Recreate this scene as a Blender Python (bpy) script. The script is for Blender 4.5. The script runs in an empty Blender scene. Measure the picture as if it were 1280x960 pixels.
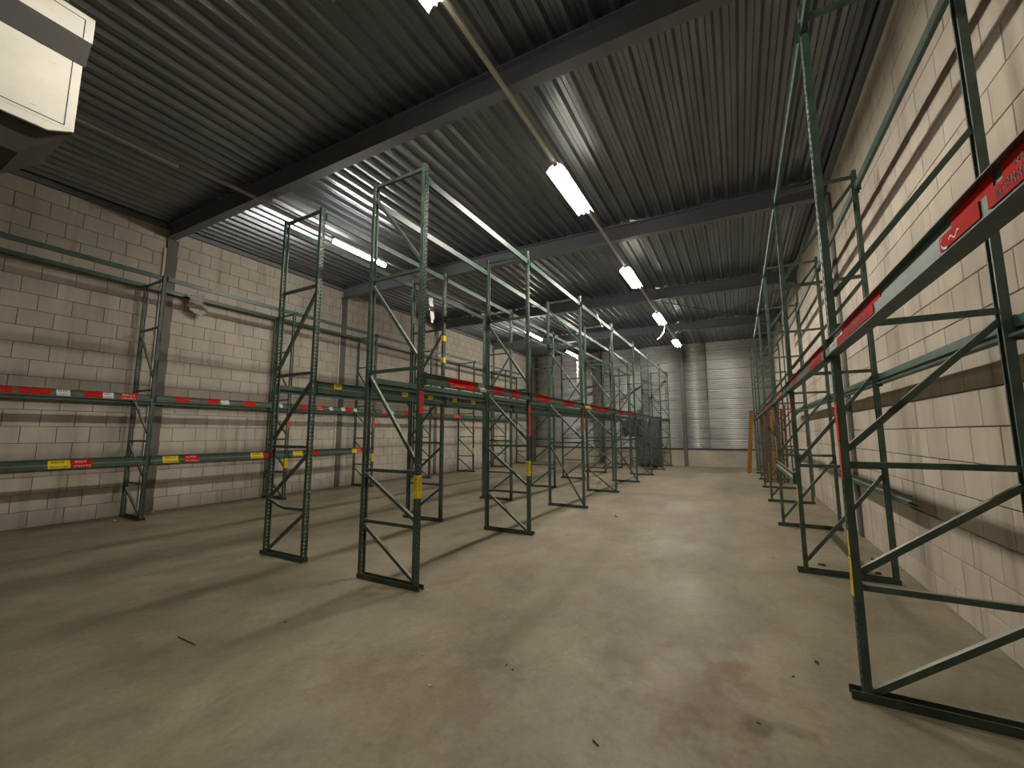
import bpy, bmesh, math, random
from mathutils import Matrix, Vector
random.seed(7)
C = bpy.context.scene.collection
SC = bpy.context.scene
rad = math.radians

# ------------------------------------------------------------------ camera
CAM_H = 1.667
cam_d = bpy.data.cameras.new('camera')
cam_d.sensor_width = 36.0
cam_d.lens = 516.6 / 1280.0 * 36.0
cam_d.clip_start = 0.02
cam_d.clip_end = 200
cam = bpy.data.objects.new('camera', cam_d)
C.objects.link(cam)
YAW, PITCH, ROLL = rad(28.625), rad(6.848), rad(-0.092)
cam.matrix_world = (Matrix.Translation((0, 0, CAM_H)) @ Matrix.Rotation(YAW, 4, 'Z')
                    @ Matrix.Rotation(math.pi / 2 + PITCH, 4, 'X') @ Matrix.Rotation(ROLL, 4, 'Z'))
SC.camera = cam

# ------------------------------------------------------------------ world, exposure
w = bpy.data.worlds.new('world')
SC.world = w
w.use_nodes = True
w.node_tree.nodes['Background'].inputs[0].default_value = (0.5, 0.6, 0.8, 1)
w.node_tree.nodes['Background'].inputs[1].default_value = 0.02
vs = SC.view_settings
vs.view_transform = 'Standard'
vs.look = 'None'
vs.exposure = 0.22
vs.gamma = 1.0
vs.use_curve_mapping = False
TUBE = 290.0           # radiance of the fluorescent tubes
TUBE_COL = (1.0, 0.94, 0.82)

# ------------------------------------------------------------------ materials
def mat(name, col, rough=0.6, metal=0.0, var=0.0, scale=6.0, bump=0.0, bscale=40.0, spec=0.5, stretch=(1, 1, 1)):
    m = bpy.data.materials.new(name)
    m.use_nodes = True
    nt = m.node_tree
    b = nt.nodes['Principled BSDF']
    b.inputs['Base Color'].default_value = (*col, 1)
    b.inputs['Roughness'].default_value = rough
    b.inputs['Metallic'].default_value = metal
    b.inputs['Specular IOR Level'].default_value = spec
    if var or bump:
        tc = nt.nodes.new('ShaderNodeTexCoord')
        mp = nt.nodes.new('ShaderNodeMapping')
        mp.inputs['Scale'].default_value = stretch
        nt.links.new(tc.outputs['Object'], mp.inputs[0])
    if var:
        n = nt.nodes.new('ShaderNodeTexNoise')
        n.inputs['Scale'].default_value = scale
        n.inputs['Detail'].default_value = 6
        nt.links.new(mp.outputs[0], n.inputs['Vector'])
        r = nt.nodes.new('ShaderNodeValToRGB')
        r.color_ramp.elements[0].position = 0.3
        r.color_ramp.elements[1].position = 0.7
        r.color_ramp.elements[0].color = (*[c * (1 - var) for c in col], 1)
        r.color_ramp.elements[1].color = (*[min(1, c * (1 + var)) for c in col], 1)
        nt.links.new(n.outputs['Fac'], r.inputs[0])
        nt.links.new(r.outputs[0], b.inputs['Base Color'])
    if bump:
        n2 = nt.nodes.new('ShaderNodeTexNoise')
        n2.inputs['Scale'].default_value = bscale
        n2.inputs['Detail'].default_value = 4
        nt.links.new(mp.outputs[0], n2.inputs['Vector'])
        bp = nt.nodes.new('ShaderNodeBump')
        bp.inputs['Strength'].default_value = bump
        bp.inputs['Distance'].default_value = 0.01
        nt.links.new(n2.outputs['Fac'], bp.inputs['Height'])
        nt.links.new(bp.outputs[0], b.inputs['Normal'])
    return m


def emis(name, col, s):
    m = bpy.data.materials.new(name)
    m.use_nodes = True
    b = m.node_tree.nodes['Principled BSDF']
    b.inputs['Base Color'].default_value = (0.9, 0.9, 0.9, 1)
    b.inputs['Emission Color'].default_value = (*col, 1)
    b.inputs['Emission Strength'].default_value = s
    return m


def green_mat(name, col, chip):
    """rack paint: gloss enamel with scuffs and chips of its own"""
    m = mat(name, col, rough=0.44, var=0.28, scale=9.0, bump=0.08, bscale=60)
    nt = m.node_tree
    b = nt.nodes['Principled BSDF']
    src = b.inputs['Base Color'].links[0].from_socket
    tc = nt.nodes.new('ShaderNodeTexCoord')
    n = nt.nodes.new('ShaderNodeTexNoise')
    n.inputs['Scale'].default_value = 26
    n.inputs['Detail'].default_value = 5
    nt.links.new(tc.outputs['Object'], n.inputs['Vector'])
    r = nt.nodes.new('ShaderNodeValToRGB')
    r.color_ramp.elements[0].position = 0.66
    r.color_ramp.elements[1].position = 0.72
    nt.links.new(n.outputs['Fac'], r.inputs[0])
    mx = nt.nodes.new('ShaderNodeMixRGB')
    nt.links.new(r.outputs[0], mx.inputs[0])
    nt.links.new(src, mx.inputs[1])
    mx.inputs[2].default_value = (*chip, 1)
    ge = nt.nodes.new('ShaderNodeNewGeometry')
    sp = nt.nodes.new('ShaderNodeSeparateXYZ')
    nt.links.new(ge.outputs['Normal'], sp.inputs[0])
    mr = nt.nodes.new('ShaderNodeMapRange')       # paler tint on upward-facing faces
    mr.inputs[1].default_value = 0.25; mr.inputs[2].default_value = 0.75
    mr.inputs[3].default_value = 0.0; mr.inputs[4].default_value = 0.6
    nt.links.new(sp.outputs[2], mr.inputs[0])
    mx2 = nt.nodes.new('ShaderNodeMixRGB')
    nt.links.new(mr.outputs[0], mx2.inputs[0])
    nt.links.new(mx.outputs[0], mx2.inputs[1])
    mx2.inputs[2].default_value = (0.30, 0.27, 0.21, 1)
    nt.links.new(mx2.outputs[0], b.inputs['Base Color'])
    return m


def block_mat(name, c0, c1):
    m = bpy.data.materials.new(name)
    m.use_nodes = True
    nt = m.node_tree
    N, L = nt.nodes.new, nt.links.new
    b = nt.nodes['Principled BSDF']
    b.inputs['Roughness'].default_value = 0.88
    b.inputs['Specular IOR Level'].default_value = 0.25
    oi = N('ShaderNodeObjectInfo')
    at = N('ShaderNodeAttribute')
    at.attribute_name = 'var'
    ad = N('ShaderNodeMath'); ad.operation = 'ADD'
    L(oi.outputs['Random'], ad.inputs[0]); L(at.outputs['Fac'], ad.inputs[1])
    fr = N('ShaderNodeMath'); fr.operation = 'FRACT'
    L(ad.outputs[0], fr.inputs[0])
    geo = N('ShaderNodeNewGeometry')
    mp = N('ShaderNodeMapping')
    mp.inputs['Scale'].default_value = (1, 1.6, 0.35)
    L(geo.outputs['Position'], mp.inputs[0])
    n = N('ShaderNodeTexNoise')
    n.inputs['Scale'].default_value = 1.3
    n.inputs['Detail'].default_value = 7
    n.inputs['Roughness'].default_value = 0.62
    L(mp.outputs[0], n.inputs['Vector'])
    mx = N('ShaderNodeMixRGB')
    mx.inputs[1].default_value = (*c0, 1)
    mx.inputs[2].default_value = (*c1, 1)
    mm = N('ShaderNodeMath'); mm.operation = 'MULTIPLY_ADD'
    L(fr.outputs[0], mm.inputs[0]); mm.inputs[1].default_value = 0.35
    r0 = N('ShaderNodeMapRange')
    r0.inputs[1].default_value = 0.35; r0.inputs[2].default_value = 0.65
    r0.inputs[3].default_value = 0.0; r0.inputs[4].default_value = 0.65
    L(n.outputs['Fac'], r0.inputs[0]); L(r0.outputs[0], mm.inputs[2])
    L(mm.outputs[0], mx.inputs[0])
    # soot-like vertical stains
    n2 = N('ShaderNodeTexNoise')
    mp2 = N('ShaderNodeMapping'); mp2.inputs['Scale'].default_value = (1, 2.3, 0.18)
    L(geo.outputs['Position'], mp2.inputs[0]); L(mp2.outputs[0], n2.inputs['Vector'])
    n2.inputs['Scale'].default_value = 2.2; n2.inputs['Detail'].default_value = 5
    r2 = N('ShaderNodeValToRGB')
    r2.color_ramp.elements[0].position = 0.56; r2.color_ramp.elements[0].color = (1, 1, 1, 1)
    r2.color_ramp.elements[1].position = 0.78; r2.color_ramp.elements[1].color = (0.62, 0.58, 0.52, 1)
    L(n2.outputs['Fac'], r2.inputs[0])
    mu = N('ShaderNodeMixRGB'); mu.blend_type = 'MULTIPLY'; mu.inputs[0].default_value = 0.8
    L(mx.outputs[0], mu.inputs[1]); L(r2.outputs[0], mu.inputs[2])
    L(mu.outputs[0], b.inputs['Base Color'])
    n3 = N('ShaderNodeTexNoise'); n3.inputs['Scale'].default_value = 55
    L(geo.outputs['Position'], n3.inputs['Vector'])
    bp = N('ShaderNodeBump'); bp.inputs['Strength'].default_value = 0.12; bp.inputs['Distance'].default_value = 0.01
    L(n3.outputs['Fac'], bp.inputs['Height']); L(bp.outputs[0], b.inputs['Normal'])
    return m


def floor_mat():
    m = bpy.data.materials.new('bare_concrete_floor')
    m.use_nodes = True
    nt = m.node_tree
    N, L = nt.nodes.new, nt.links.new
    b = nt.nodes['Principled BSDF']
    geo = N('ShaderNodeNewGeometry')

    def noise(scale, st=(1, 1, 1), det=6, ro=0.55, dist=0.0, rot=0.0):
        mp = N('ShaderNodeMapping'); mp.inputs['Scale'].default_value = st
        mp.inputs['Rotation'].default_value = (0, 0, rot)
        L(geo.outputs['Position'], mp.inputs[0])
        n = N('ShaderNodeTexNoise')
        n.inputs['Scale'].default_value = scale; n.inputs['Detail'].default_value = det
        n.inputs['Roughness'].default_value = ro; n.inputs['Distortion'].default_value = dist
        L(mp.outputs[0], n.inputs['Vector'])
        return n.outputs['Fac']

    def ramp(src, p0, p1, c0, c1):
        r = N('ShaderNodeValToRGB')
        r.color_ramp.elements[0].position = p0; r.color_ramp.elements[0].color = (*c0, 1)
        r.color_ramp.elements[1].position = p1; r.color_ramp.elements[1].color = (*c1, 1)
        L(src, r.inputs[0])
        return r.outputs[0]

    def mul(a, bb, f=1.0):
        x = N('ShaderNodeMixRGB'); x.blend_type = 'MULTIPLY'; x.inputs[0].default_value = f
        L(a, x.inputs[1]); L(bb, x.inputs[2])
        return x.outputs[0]
    col = ramp(noise(0.55, (1.0, 0.7, 1), 7, 0.6, 0.4), 0.32, 0.68, (0.212, 0.182, 0.126), (0.328, 0.290, 0.208))
    col = mul(col, ramp(noise(1.6, (1, 0.75, 1), 6, 0.6, 0.8), 0.35, 0.62, (0.80, 0.78, 0.74), (1.06, 1.06, 1.04)), 0.9)
    col = mul(col, ramp(noise(3.4, (1.0, 0.6, 1), 8, 0.7, 1.0), 0.36, 0.55, (0.80, 0.79, 0.78), (1, 1, 1)), 0.75)
    col = mul(col, ramp(noise(24, (1, 1, 1), 5, 0.7), 0.30, 0.62, (0.80, 0.80, 0.80), (1.05, 1.05, 1.05)), 0.8)
    col = mul(col, ramp(noise(7.5, (1, 0.7, 1), 9, 0.78, 1.6), 0.62, 0.70, (1, 1, 1), (0.70, 0.66, 0.58)), 0.8)
    col = mul(col, ramp(noise(5.2, (0.8, 1, 1), 9, 0.75, 2.2), 0.60, 0.72, (1, 1, 1), (1.22, 1.2, 1.16)), 0.7)
    # tyre track worn along the aisle and local rusty patches
    sep = N('ShaderNodeSeparateXYZ'); L(geo.outputs['Position'], sep.inputs[0])

    def spot(x, y, rx, ry, tint, f):
        nonlocal col
        mp = N('ShaderNodeMapping'); mp.vector_type = 'POINT'
        mp.inputs['Location'].default_value = (-x / rx, -y / ry, 0)
        mp.inputs['Scale'].default_value = (1 / rx, 1 / ry, 0)
        L(geo.outputs['Position'], mp.inputs[0])
        nn = N('ShaderNodeTexNoise'); nn.inputs['Scale'].default_value = 5; nn.inputs['Detail'].default_value = 7
        L(geo.outputs['Position'], nn.inputs['Vector'])
        ln = N('ShaderNodeVectorMath'); ln.operation = 'LENGTH'; L(mp.outputs[0], ln.inputs[0])
        s = N('ShaderNodeMath'); s.operation = 'MULTIPLY_ADD'
        L(nn.outputs['Fac'], s.inputs[0]); s.inputs[1].default_value = 3.0; L(ln.outputs['Value'], s.inputs[2])
        mr = N('ShaderNodeMapRange'); mr.inputs[1].default_value = 1.95; mr.inputs[2].default_value = 2.5
        mr.inputs[3].default_value = f * 0.62; mr.inputs[4].default_value = 0.0
        L(s.outputs[0], mr.inputs[0])
        x_ = N('ShaderNodeMixRGB'); x_.blend_type = 'MULTIPLY'
        L(mr.outputs[0], x_.inputs[0]); L(col, x_.inputs[1]); x_.inputs[2].default_value = (*tint, 1)
        col = x_.outputs[0]
    spot(-0.32, 3.10, 0.55, 0.75, (0.80, 0.62, 0.50), 0.85)
    spot(-0.37, 2.75, 0.16, 0.22, (0.62, 0.48, 0.38), 0.9)
    spot(-0.20, 3.45, 0.16, 0.30, (0.72, 0.50, 0.38), 0.9)
    spot(0.00, 2.95, 0.10, 0.10, (0.42, 0.36, 0.28), 0.9)
    spot(0.15, 3.00, 0.12, 0.08, (0.50, 0.42, 0.34), 0.9)
    spot(-1.55, 2.80, 0.18, 0.12, (0.6, 0.55, 0.48), 0.8)
    spot(-5.30, 2.35, 0.5, 0.22, (0.72, 0.66, 0.58), 0.8)
    spot(-4.1, 1.55, 0.8, 0.2, (0.74, 0.66, 0.56), 0.8)
    spot(-3.2, 3.4, 0.5, 0.3, (0.72, 0.66, 0.58), 0.7)
    spot(-0.9, 9.0, 0.25, 7.0, (0.78, 0.72, 0.66), 0.6)
    spot(-2.0, 2.2, 0.9, 0.45, (0.80, 0.72, 0.62), 0.7)
    L(col, b.inputs['Base Color'])
    r = N('ShaderNodeMapRange')
    r.inputs[1].default_value = 0.35; r.inputs[2].default_value = 0.65
    r.inputs[3].default_value = 0.42; r.inputs[4].default_value = 0.66
    L(noise(1.1, (1, 0.6, 1), 5), r.inputs[0]); L(r.outputs[0], b.inputs['Roughness'])
    b.inputs['Specular IOR Level'].default_value = 0.35
    bp = N('ShaderNodeBump'); bp.inputs['Strength'].default_value = 0.12; bp.inputs['Distance'].default_value = 0.01
    L(noise(18, det=8, ro=0.7), bp.inputs['Height']); L(bp.outputs[0], b.inputs['Normal'])
    return m


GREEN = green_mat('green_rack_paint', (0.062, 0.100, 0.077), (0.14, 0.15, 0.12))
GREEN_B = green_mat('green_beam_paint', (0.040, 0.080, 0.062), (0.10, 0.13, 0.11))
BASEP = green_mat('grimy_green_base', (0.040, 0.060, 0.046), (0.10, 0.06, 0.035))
BLOCKL = block_mat('left_block', (0.40, 0.355, 0.30), (0.56, 0.505, 0.435))
BLOCKR = block_mat('right_block', (0.44, 0.385, 0.315), (0.60, 0.53, 0.44))
MORTAR = mat('mortar', (0.17, 0.15, 0.125), 0.95, var=0.2, scale=12)
FLOOR = floor_mat()
DECK = mat('galvanised_deck', (0.235, 0.25, 0.285), 0.34, metal=0.8, var=0.22, scale=2.5, bump=0.04, bscale=18, stretch=(1, 0.2, 1))
STEEL = mat('dark_painted_steel', (0.17, 0.178, 0.21), 0.6, var=0.12, scale=1.5, bump=0.03, bscale=20)
STEELC = mat('grey_brown_column_paint', (0.12, 0.108, 0.09), 0.6, var=0.15, scale=1.5)
CLAD = mat('galvanised_cladding', (0.47, 0.475, 0.47), 0.46, metal=0.30, var=0.15, scale=2.0, bump=0.03, bscale=6, stretch=(0.25, 1, 4))
CLADD = mat('dark_trim_metal', (0.06, 0.06, 0.055), 0.6)
EDGE = mat('lit_edge_paint', (0.55, 0.52, 0.46), 0.8)  # pale colour stands in for light on a wall edge
PLINTH = mat('plinth_concrete', (0.46, 0.41, 0.34), 0.85, var=0.15, scale=1.4, bump=0.1)
RENDER = mat('plain_wall_render', (0.42, 0.38, 0.32), 0.9, var=0.12, scale=1.2)
WHITE = mat('white_sheet_metal', (0.78, 0.75, 0.66), 0.45, var=0.06, scale=5)
_nt = WHITE.node_tree                      # scuffs on the white sheet metal
_b = _nt.nodes['Principled BSDF']
_src = _b.inputs['Base Color'].links[0].from_socket
_tc = _nt.nodes.new('ShaderNodeTexCoord'); _mp = _nt.nodes.new('ShaderNodeMapping')
_mp.inputs['Scale'].default_value = (1, 4, 16)
_n = _nt.nodes.new('ShaderNodeTexNoise'); _n.inputs['Scale'].default_value = 1.3; _n.inputs['Detail'].default_value = 4
_nt.links.new(_tc.outputs['Object'], _mp.inputs[0]); _nt.links.new(_mp.outputs[0], _n.inputs['Vector'])
_r = _nt.nodes.new('ShaderNodeValToRGB')
_r.color_ramp.elements[0].position = 0.66; _r.color_ramp.elements[0].color = (1, 1, 1, 1)
_r.color_ramp.elements[1].position = 0.72; _r.color_ramp.elements[1].color = (0.5, 0.48, 0.42, 1)
_nt.links.new(_n.outputs['Fac'], _r.inputs[0])
_m = _nt.nodes.new('ShaderNodeMixRGB'); _m.blend_type = 'MULTIPLY'; _m.inputs[0].default_value = 1
_nt.links.new(_src, _m.inputs[1]); _nt.links.new(_r.outputs[0], _m.inputs[2]); _nt.links.new(_m.outputs[0], _b.inputs['Base Color'])
SEAM = mat('dark_seam', (0.02, 0.02, 0.02), 0.8)
DARKHOOD = mat('dark_heater_hood', (0.050, 0.045, 0.042), 0.6, var=0.1)
SHADE_BAND = mat('shaded_heater_band', (0.075, 0.073, 0.066), 0.5)  # dark grey paints in the shade of the downward-sloping face
ENAMEL = mat('white_enamel', (0.82, 0.80, 0.74), 0.35)
TRUNK = mat('lighting_trunk_white', (0.34, 0.33, 0.30), 0.5, var=0.1)
TUBEM = emis('fluorescent_tube', TUBE_COL, TUBE)
OLDTUBE = emis('ageing_tube', TUBE_COL, TUBE * 0.72)
DIFFM = emis('lit_diffuser', TUBE_COL, TUBE * 0.38)
DEADT = mat('dead_tube', (0.55, 0.55, 0.52), 0.3)
RED = mat('red_sticker', (0.60, 0.016, 0.010), 0.7, var=0.1, scale=20, spec=0.08)
ORED = mat('orange_red_sticker', (0.78, 0.06, 0.03), 0.6, var=0.1, scale=20, spec=0.15)
YEL = mat('yellow_sticker', (0.80, 0.62, 0.02), 0.6, var=0.08, scale=20, spec=0.2)
WHS = mat('white_sticker', (0.70, 0.68, 0.62), 0.5, var=0.06, scale=20)
INK = mat('dark_print', (0.03, 0.02, 0.02), 0.6)
WINK = mat('white_print', (0.80, 0.78, 0.74), 0.5)
PLAST = mat('white_plastic_film', (0.74, 0.72, 0.66), 0.4, var=0.1, scale=15)
TARP = mat('dark_grey_tarpaulin', (0.085, 0.088, 0.098), 0.5, var=0.25, scale=4, bump=0.3, bscale=5)
ORANGE = mat('orange_paint', (0.30, 0.145, 0.022), 0.5, var=0.25, scale=6)
RUST = mat('rusty_brown_paint', (0.13, 0.052, 0.022), 0.65, var=0.35, scale=7)
GREYB = mat('weathered_grey_paint', (0.15, 0.14, 0.12), 0.6, var=0.25, scale=7)
CHIPM = mat('pale_chip', (0.70, 0.66, 0.56), 0.7)
DCHIP = mat('dark_chip', (0.05, 0.038, 0.028), 0.8)
BLACK = mat('black_plastic', (0.012, 0.012, 0.012), 0.5)

# ------------------------------------------------------------------ helpers
def mesh_of(name, bm, m, extra=()):
    me = bpy.data.meshes.new(name)
    bmesh.ops.recalc_face_normals(bm, faces=bm.faces[:])
    bm.to_mesh(me)
    bm.free()
    me.materials.append(m)
    for e in extra:
        me.materials.append(e)
    return me


def put(name, me, parent=None, loc=(0, 0, 0), rot=(0, 0, 0), scale=None):
    o = bpy.data.objects.new(name, me)
    C.objects.link(o)
    o.location = loc
    o.rotation_euler = rot
    if scale: o.scale = scale
    if parent: o.parent = parent
    return o


def tag(o, label, cat, group=None):
    o['label'] = label
    o['category'] = cat
    if group: o['group'] = group
    return o


def thing(name, label, cat, loc=(0, 0, 0), rz=0.0, group=None):
    o = bpy.data.objects.new(name, None)
    o.empty_display_size = 0.2
    C.objects.link(o)
    o.location = loc
    o.rotation_euler = (0, 0, rz)
    o['kind'] = 'thing'
    return tag(o, label, cat, group)


def struct(name, me=None, loc=(0, 0, 0), rot=(0, 0, 0)):
    o = bpy.data.objects.new(name, me)
    C.objects.link(o)
    o.location = loc
    o.rotation_euler = rot
    o['kind'] = 'structure'
    return o


def bx(bm, x0, x1, y0, y1, z0, z1, mi=0):
    v = [bm.verts.new(p) for p in ((x0, y0, z0), (x1, y0, z0), (x1, y1, z0), (x0, y1, z0),
                                   (x0, y0, z1), (x1, y0, z1), (x1, y1, z1), (x0, y1, z1))]
    for f in ((0, 3, 2, 1), (4, 5, 6, 7), (0, 1, 5, 4), (1, 2, 6, 5), (2, 3, 7, 6), (3, 0, 4, 7)):
        bm.faces.new([v[i] for i in f]).material_index = mi
    return v


def box(name, m, x0, x1, y0, y1, z0, z1, bev=0.0):
    bm = bmesh.new()
    bx(bm, x0, x1, y0, y1, z0, z1)
    if bev:
        bmesh.ops.bevel(bm, geom=bm.edges[:], offset=bev, segments=1, affect='EDGES')
    return mesh_of(name, bm, m)


def sweep(bm, pts, d, t):
    """thin profile: polyline pts (a, b) extruded; d maps (a, b, s) -> xyz for s in 0,1; solidified by t"""
    rows = [[bm.verts.new(d(a, b, s)) for a, b in pts] for s in (0, 1)]
    for i in range(len(pts) - 1):
        bm.faces.new((rows[0][i], rows[0][i + 1], rows[1][i + 1], rows[1][i]))
    if t:
        bmesh.ops.recalc_face_normals(bm, faces=bm.faces[:])
        bmesh.ops.solidify(bm, geom=bm.faces[:], thickness=t)


def prism(bm, poly, d):
    r = [[bm.verts.new(d(a, b, s)) for a, b in poly] for s in (0, 1)]
    n = len(poly)
    for i in range(n):
        j = (i + 1) % n
        bm.faces.new((r[0][i], r[0][j], r[1][j], r[1][i]))
    bm.faces.new(r[0][::-1])
    bm.faces.new(r[1])


def tube(bm, pts, r, seg=8):
    rings = []
    n = len(pts)
    for i, p in enumerate(pts):
        p = Vector(p)
        t = (Vector(pts[min(i + 1, n - 1)]) - Vector(pts[max(i - 1, 0)])).normalized()
        u = t.cross(Vector((0, 0, 1)))
        if u.length < 1e-3: u = t.cross(Vector((1, 0, 0)))
        u.normalize(); v = t.cross(u)
        rings.append([bm.verts.new(p + (u * math.cos(2 * math.pi * k / seg) + v * math.sin(2 * math.pi * k / seg)) * r) for k in range(seg)])
    for a, b in zip(rings, rings[1:]):
        for k in range(seg):
            bm.faces.new((a[k], a[(k + 1) % seg], b[(k + 1) % seg], b[k]))
    bm.faces.new(rings[0][::-1]); bm.faces.new(rings[-1])


def project(p):
    q = cam.matrix_world.inverted() @ Vector(p)
    if q.z > -0.05: return None
    return 640 + 516.6 * q.x / -q.z, 480 - 516.6 * q.y / -q.z, -q.z

# ------------------------------------------------------------------ room shell
XL, XR, YB, YF = -11.30, 1.67, -5.0, 23.3
def zd(x): return 6.325 - 0.0148 * (x + 0.55)      # underside of the roof deck
SLOPE = math.atan(0.0148)

bm = bmesh.new()
bx(bm, XL - 0.3, XR + 0.3, YB - 0.3, YF + 0.3, -0.25, 0.0)
struct('floor', mesh_of('floor', bm, FLOOR))

# block walls: each block near enough to tell apart is a part, the rest one joined part
def block_wall(name, X, side, z_first, pitch_z, y_ref, row_ref, wid, m, ztop):
    bm = bmesh.new()
    if side > 0: bx(bm, X + 0.012, X + 0.3, YB - 0.3, YF + 0.3, -0.1, 6.75)
    else: bx(bm, X - 0.3, X - 0.012, YB - 0.3, YF + 0.3, -0.1, 6.75)
    wall = struct(name, mesh_of(name, bm, MORTAR))
    g, b = 0.0045, 0.003
    def geo(bm, y0, y1, z0, z1, pr, var=None, lay=None):
        o = -side
        xo, xi = X + o * pr, X - o * 0.014
        A = [(xi, y0, z0), (xi, y1, z0), (xi, y1, z1), (xi, y0, z1)]
        Bq = [(X + o * (pr - b), y0, z0), (X + o * (pr - b), y1, z0), (X + o * (pr - b), y1, z1), (X + o * (pr - b), y0, z1)]
        D = [(xo, y0 + b, z0 + b), (xo, y1 - b, z0 + b), (xo, y1 - b, z1 - b), (xo, y0 + b, z1 - b)]
        va, vb, vd = ([bm.verts.new(p) for p in q] for q in (A, Bq, D))
        fs = [bm.faces.new(vd)]
        for i in range(4):
            j = (i + 1) % 4
            fs.append(bm.faces.new((va[i], va[j], vb[j], vb[i])))
            fs.append(bm.faces.new((vb[i], vb[j], vd[j], vd[i])))
        if lay is not None:
            for f in fs:
                for lp in f.loops: lp[lay] = (var, var, var, 1)
    cells = []
    nrow = int((ztop - z_first) / pitch_z) + 2
    for r in range(nrow):
        z0, z1 = z_first + (r - 1) * pitch_z, z_first + r * pitch_z
        z0c, z1c = max(z0, 0.0), min(z1, ztop)
        if z1c - z0c < 0.04: continue
        off = y_ref + (0 if (r - row_ref) % 2 == 0 else wid / 2)
        k0 = math.floor((YB - off) / wid)
        for k in range(k0, int((YF - off) / wid) + 1):
            y0, y1 = max(off + k * wid, YB), min(off + (k + 1) * wid, YF)
            if y1 - y0 < 0.05: continue
            full = (z1c - z0c > pitch_z - 1e-4) and (y1 - y0 > wid - 1e-4)
            area = 0
            P = project((X, (y0 + y1) / 2, (z0c + z1c) / 2))
            if full and P and -20 < P[0] < 1300 and -20 < P[1] < 980:
                a = project((X, y0, z0c)); c_ = project((X, y1, z1c))
                if a and c_: area = abs(a[0] - c_[0]) * abs(a[1] - c_[1])
            cells.append((area, y0, y1, z0c, z1c))
    cells.sort(key=lambda c: -c[0])
    bm = bmesh.new()
    geo(bm, g, wid - g, g, pitch_z - g, 0.0)
    # shared block mesh, modelled at its own origin
    me = mesh_of('block', bm, m)
    for i, (area, y0, y1, z0, z1) in enumerate(cells[:300]):
        put('block', me, wall, (-side * random.uniform(-0.0015, 0.0015), y0, z0))
    bm = bmesh.new()
    lay = bm.loops.layers.color.new('var')
    for area, y0, y1, z0, z1 in cells[300:]:
        geo(bm, y0 + g, y1 - g, z0 + g, z1 - g, random.uniform(-0.0015, 0.0015), random.random(), lay)
    o = put('far_blocks', mesh_of('far_blocks', bm, m), wall)
    o['kind'] = 'stuff'
    return wall

block_wall('wall_left', XL, -1, 0.29, 0.304, 4.60, 5, 0.4575, BLOCKL, 6.36)
block_wall('wall_right', XR, 1, 0.24, 0.295, 4.59 - 0.455 * 0, 6, 0.455, BLOCKR, 6.12)

# rear wall behind the camera
struct('wall_rear', box('wall_rear', RENDER, XL - 0.3, XR + 0.3, YB - 0.3, YB, -0.1, 6.75))
# far wall: plinth, flashing and horizontal liner trays
wf = struct('wall_far', box('wall_far', STEELC, XL - 0.3, XR + 0.3, YF + 0.09, YF + 0.4, -0.1, 6.75))
put('plinth', box('plinth', PLINTH, XL, XR, YF - 0.02, YF + 0.12, 0, 0.84), wf)
put('flashing', box('flashing', CLADD, XL, XR, YF - 0.05, YF + 0.1, 0.84, 0.90), wf)
TRAY = 0.5
pts = [(0.045, 0.0), (0.045, 0.014), (0.0, 0.020)]
NW, PTW = 5, 8
for k in range(1, NW * PTW):
    z = 0.020 + (TRAY - 0.020) * k / (NW * PTW)
    pts.append((0.014 * (1 - math.cos(2 * math.pi * k / PTW)), z))
pts.append((0.0, TRAY))
ends = [XL, -7.35, -4.6, -2.45, -1.31, XR]
for a, b_ in zip(ends, ends[1:]):
    bm = bmesh.new()
    sweep(bm, pts, lambda o, z, s, a=a, b_=b_: (a + 0.006 if s == 0 else b_ - 0.006, o, z), 0.0015)
    me = mesh_of('liner_tray', bm, CLAD)
    for p_ in me.polygons: p_.use_smooth = abs(p_.normal.z) < 0.85
    z = 0.90
    while z < 6.2:
        put('liner_tray', me, wf, (0, YF, z))
        z += TRAY
put('cladding_joint', box('cladding_joint', CLADD, -1.325, -1.295, YF - 0.012, YF + 0.02, 3.35, 6.3), wf)

# roof deck: each profiled sheet is a part
ceil = struct('ceiling', None, (0, 0, 0))
prof1 = [(-0.125, 0.085), (-0.082, 0.085), (-0.076, 0.079)]
def rib_pts(x0):
    return [(x0 - 0.125, 0.055), (x0 - 0.119, 0.062), (x0 - 0.060, 0.062), (x0 - 0.026, 0.0), (x0 + 0.026, 0.0),
            (x0 + 0.060, 0.062), (x0 + 0.119, 0.062)]
def deck_mesh(n, ln):
    bm = bmesh.new()
    p = []
    for k in range(n): p += rib_pts(0.125 + 0.25 * k)
    p.append((0.25 * n, 0.055))
    sweep(bm, p, lambda a, z, s: (a, s * ln, z), 0.0015)
    return mesh_of('deck_sheet', bm, DECK)
LEN = 9.6
me3 = deck_mesh(3, LEN + 0.05)
me1 = deck_mesh(1, LEN + 0.05)
for j in range(3):
    y0 = -5.4 + j * LEN
    for k in range(-15, 3):
        x0 = -0.325 + 0.25 + 0.75 * k
        if x0 > 1.6: continue
        me = me3 if x0 + 0.75 < XR + 0.3 else me1
        put('deck_sheet', me, ceil, (x0, y0, zd(x0) + 0.0012 * (j % 2)), (0, SLOPE, 0))
# roof insulation closing the deck from above
bm = bmesh.new()
prism(bm, [(XL - 0.3, zd(XL - 0.3) + 0.10), (XR + 0.3, zd(XR + 0.3) + 0.10), (XR + 0.3, zd(XR) + 0.3), (XL - 0.3, zd(XL) + 0.3)],
      lambda a, b, s: (a, (YB - 0.4) if s == 0 else (YF + 0.4), b))
put('roof_board', mesh_of('roof_board', bm, STEEL), ceil)

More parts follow.
